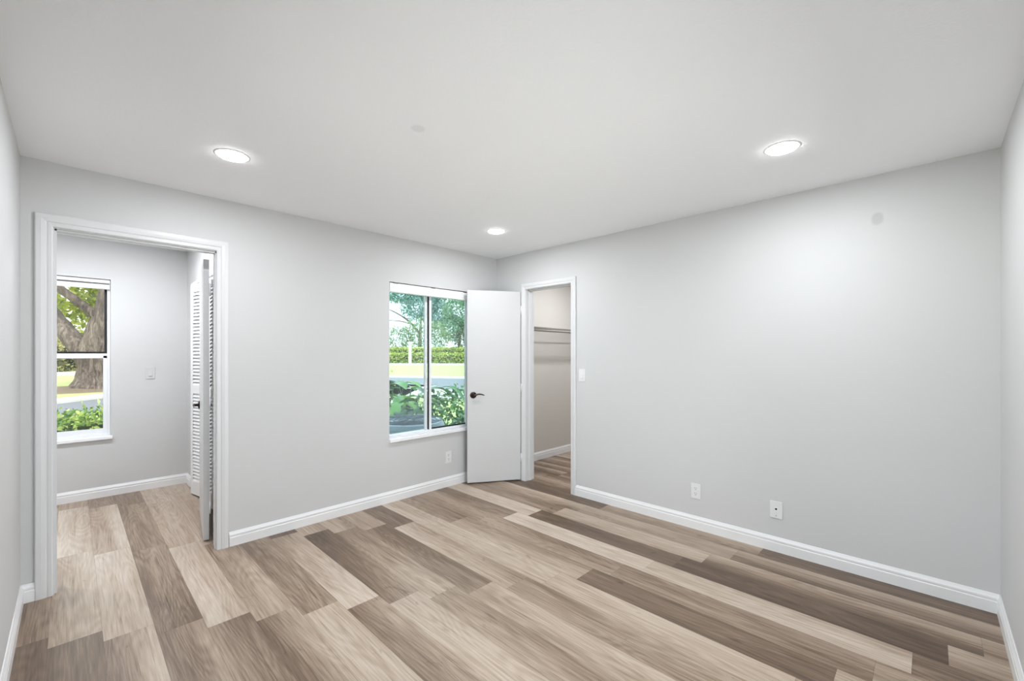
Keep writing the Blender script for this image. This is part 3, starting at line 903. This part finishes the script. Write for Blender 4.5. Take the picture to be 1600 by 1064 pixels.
def tree(name, base, trunk_h, r0, blobs, dens, size, mat, label, branches=()):
    t = tag(empty(name, (base[0], base[1], GZ), math.radians(44.2476 - 90)), label, 'tree', 'trees beyond the hedge')
    mb = MB()
    limb(mb, [(0, 0, -0.1), (0.05, 0, trunk_h * .5), (0.1, 0, trunk_h), (0.2, 0.1, trunk_h * 1.7)], [r0 * 1.3, r0, r0 * .85, r0 * .4], 10)
    mb.build('trunk', M['bark'], t, smooth=True)
    for b in branches:
        bm_ = MB(); limb(bm_, b[0], b[1], 8); bm_.build('branch', M['bark'], t, smooth=True)
    leaf_object('foliage', crown(blobs, dens), size, mat, t)
    return t
# placed along the sight lines of the sliding window: depth about 62 to 80 m
tree('shade_tree', far(-17.2, 80), 4.6, 0.40, [((0.2, 0, 10.2), (3.8, 2.2, 2.8)), ((3.2, 0.3, 9.0), (3.0, 2.0, 2.8)), ((-4.0, 0, 12.6), (3.0, 2.0, 1.8)), ((2.4, 0, 12.8), (4.0, 2, 1.7))], 105, 0.44, M['leaf_teal'], 'tall blue-green tree with pale sky gaps behind the left sash',
     [([(0.1, 0, 5), (-1.9, -0.2, 7.4), (-4.3, -0.3, 9.0), (-7, -0.4, 10.2)], [0.26, 0.2, 0.12, 0.06]), ([(-1.4, -0.2, 6.9), (-3.8, -0.3, 7.5), (-7, -0.4, 7.6)], [0.14, 0.10, 0.06])])
tree('spreading_shrub_tree', far(-14.7, 68), 1.8, 0.22, [((0.2, 0, 4.6), (3.4, 1.8, 2.5)), ((-3.0, 0, 3.9), (2.8, 1.6, 2.0)), ((2.7, 0.3, 4.2), (2.2, 1.6, 2.4))], 95, 0.30, M['leaf_olive'], 'olive spreading tree above the hedge, left of the tall green tree')
tree('shade_tree', far(-9.4, 76), 3.8, 0.32, [((0, 0, 9.2), (3.1, 2.0, 3.3)), ((-1.3, 0, 6.0), (2.5, 1.8, 2.4)), ((2.2, 0, 10.6), (2.2, 1.6, 1.8))], 110, 0.42, M['leaf_teal2'], 'grey-green tall tree behind the right sash')
tree('dry_tree', far(-7.0, 76), 2.6, 0.25, [((0.6, 0, 5.1), (2.9, 1.8, 2.4)), ((-1.8, 0, 4.0), (2.0, 1.6, 1.9)), ((2.2, 0, 8.2), (1.8, 1.4, 2.2)), ((3.5, 0, 4.9), (2.0, 1.6, 2.2))], 95, 0.30, M['leaf_brown'], 'brownish dry tree above the hedge beside the open closet door')
# pinkish wall, gate pillar, lamp pole beyond the hedge
px, py = far(-18.9, 65.5)
struct(MB().box((-8, -0.12, 0), (3.0, 0.12, 2.48)).build('boundary_wall', M['pinkwall'], loc=(px, py, GZ), rotz=math.radians(44.2476 - 90)))
px, py = far(-13.9, 58.6)
gp = tag(empty('gate_pillar', (px, py, GZ), math.radians(44.2476 - 90)), 'white gate pillar with a flared cap in front of the hedge', 'pillar')
MB().box((-0.17, -0.17, 0), (0.17, 0.17, 2.55)).build('shaft', M['post'], gp)
MB().lathe([(0.0, 2.55), (0.18, 2.55), (0.36, 2.84), (0.40, 2.98), (0.20, 3.06), (0.0, 3.08)], seg=20).build('cap', M['post'], gp, smooth=True)
px, py = far(-11.35, 58.6)
lp = tag(empty('lamp_pole', (px, py, GZ)), 'thin white pole standing beside the hedge near the window stile', 'pole')
MB().tube([(0, 0, 0), (0, 0, 4.5)], 0.06, 8).build('shaft', M['post'], lp, smooth=True)
MB().lathe([(0.0, 4.5), (0.11, 4.5), (0.11, 4.65), (0.0, 4.7)], seg=12).build('cap', M['post'], lp, smooth=True)

# --- plants under the sliding window
def broad_leaf(mb, base, ang, rise, length, width, droop=0.5, seg=8, lobes=0, stem=0.3):
    """one arching broad leaf on its own stalk"""
    d = Vector((math.cos(ang), math.sin(ang), 0)); s = Vector((-d.y, d.x, 0))
    b = Vector(base)
    tip = b + d * stem * 0.55 + Vector((0, 0, rise))
    mb.tube([b, b + d * stem * 0.2 + Vector((0, 0, rise * 0.6)), tip], [0.009, 0.007, 0.005], 5)
    rows = []
    for i in range(seg + 1):
        u = i / seg
        c = tip + d * length * u * (1 - 0.25 * droop * u) + Vector((0, 0, 0.18 * length * u - droop * length * u * u))
        w = width * 0.5 * (math.sin(PI * min(1, u * 0.92 + 0.06)) ** 0.7)
        if lobes:
            w *= 0.55 + 0.45 * abs(math.cos(u * lobes * PI))
        rows.append([c + s * w + Vector((0, 0, w * .25)), c + s * w * .5 + Vector((0, 0, w * .05)), c, c - s * w * .5 + Vector((0, 0, w * .05)), c - s * w + Vector((0, 0, w * .25))])
    mb.ngrid(rows)
def leafy_plant(name, loc, n, rise, length, width, mat, label, lobes=0, droop=0.5, spread=0.15, cat='plant', stem=0.3):
    t = tag(empty(name, (loc[0], loc[1], GZ)), label, cat)
    r = random.Random(hash(label) % 9973 if False else len(label) * 31)
    mb = MB()
    for i in range(n):
        a = 2.399 * i + r.uniform(-.3, .3)
        broad_leaf(mb, (r.uniform(-spread, spread), r.uniform(-spread, spread), 0), a, rise * r.uniform(.45, 1.0), length * r.uniform(.7, 1.15), width * r.uniform(.8, 1.15), droop * r.uniform(.6, 1.3), lobes=lobes, stem=stem * r.uniform(.5, 1.3))
    mb.build('foliage', mat, t, smooth=True)
    return t
leafy_plant('philodendron', (3.80, 6.15), 44, 1.0, 0.44, 0.24, M['leaf_deep'], 'big-leaved green tropical plant under the left window sash', 5, 0.6, 0.28, stem=0.5)
leafy_plant('philodendron', (3.20, 6.75), 18, 1.12, 0.44, 0.26, M['leaf_deep'], 'tall broad-leaved plant at the left edge of the sliding window', 0, 0.55, 0.2, stem=0.4)
leafy_plant('dwarf_palm', (4.95, 7.10), 28, 0.72, 0.85, 0.07, M['leaf_dusk'], 'spiky palm with narrow arching leaves behind the window stile', 0, 0.35, 0.08, stem=0.15)
leafy_plant('tropical_shrub', (3.45, 5.70), 44, 0.62, 0.34, 0.14, M['leaf_dusk'], 'low grey-green plant close under the left window sash', 0, 0.8, 0.22, stem=0.25)
def shrub(name, loc, blobs, dens, size, mat, label):
    t = tag(empty(name, (loc[0], loc[1], GZ)), label, 'shrub')
    mb = MB()
    for i in range(5):
        a = i * 1.26
        mb.tube([(0.05 * math.cos(a), 0.05 * math.sin(a), 0), (0.2 * math.cos(a), 0.2 * math.sin(a), 0.4)], [0.014, 0.008], 6)
    mb.build('stem', M['bark'], t)
    leaf_object('foliage', crown(blobs, dens), size, mat, t)
    return t
shrub('rounded_shrub', (4.75, 5.85), [((0, 0, 0.55), (0.55, 0.5, 0.38)), ((0.55, -0.2, 0.45), (0.5, 0.45, 0.36)), ((-0.45, -0.3, 0.36), (0.4, 0.35, 0.3))], 620, 0.085, M['leaf_deep'], 'bushy green shrub under the right window sash')
shrub('rounded_shrub', (4.15, 4.75), [((0, 0, 0.34), (0.55, 0.4, 0.26)), ((0.6, 0.1, 0.3), (0.5, 0.4, 0.26))], 620, 0.075, M['leaf_dusk'], 'low dusty green shrub against the wall under the right sash')
shrub('yellow_shrub', (5.2, 10.2), [((0, 0, 0.75), (0.7, 0.6, 0.6)), ((-0.6, 0.2, 0.95), (0.5, 0.5, 0.6)), ((-0.9, 0.2, 0.6), (0.5, 0.5, 0.5))], 230, 0.11, M['leaf_lime'], 'yellow-green shrub standing by the road at the left window edge')
# round-topped utility unit right under the window
ac = tag(empty('condenser_unit', (2.92, 4.60, GZ)), 'round-topped blue-grey outdoor unit just under the sliding window', 'air conditioner')
MB().lathe([(0.0, 0.0), (0.42, 0.0), (0.42, 0.58), (0.40, 0.625), (0.0, 0.63)], seg=40).build('casing', M['acgrey'], ac, smooth=False)
gr = MB()
for r in (0.08, 0.14, 0.20, 0.26, 0.32, 0.38):
    ring = [(r * math.cos(2 * PI * i / 36), r * math.sin(2 * PI * i / 36), 0.645) for i in range(37)]
    gr.tube(ring, 0.006, 6)
for i in range(8):
    a = i * PI / 4
    gr.tube([(0.03 * math.cos(a), 0.03 * math.sin(a), 0.645), (0.39 * math.cos(a), 0.39 * math.sin(a), 0.64)], 0.005, 6)
gr.build('fan_guard', M['acdark'], ac)
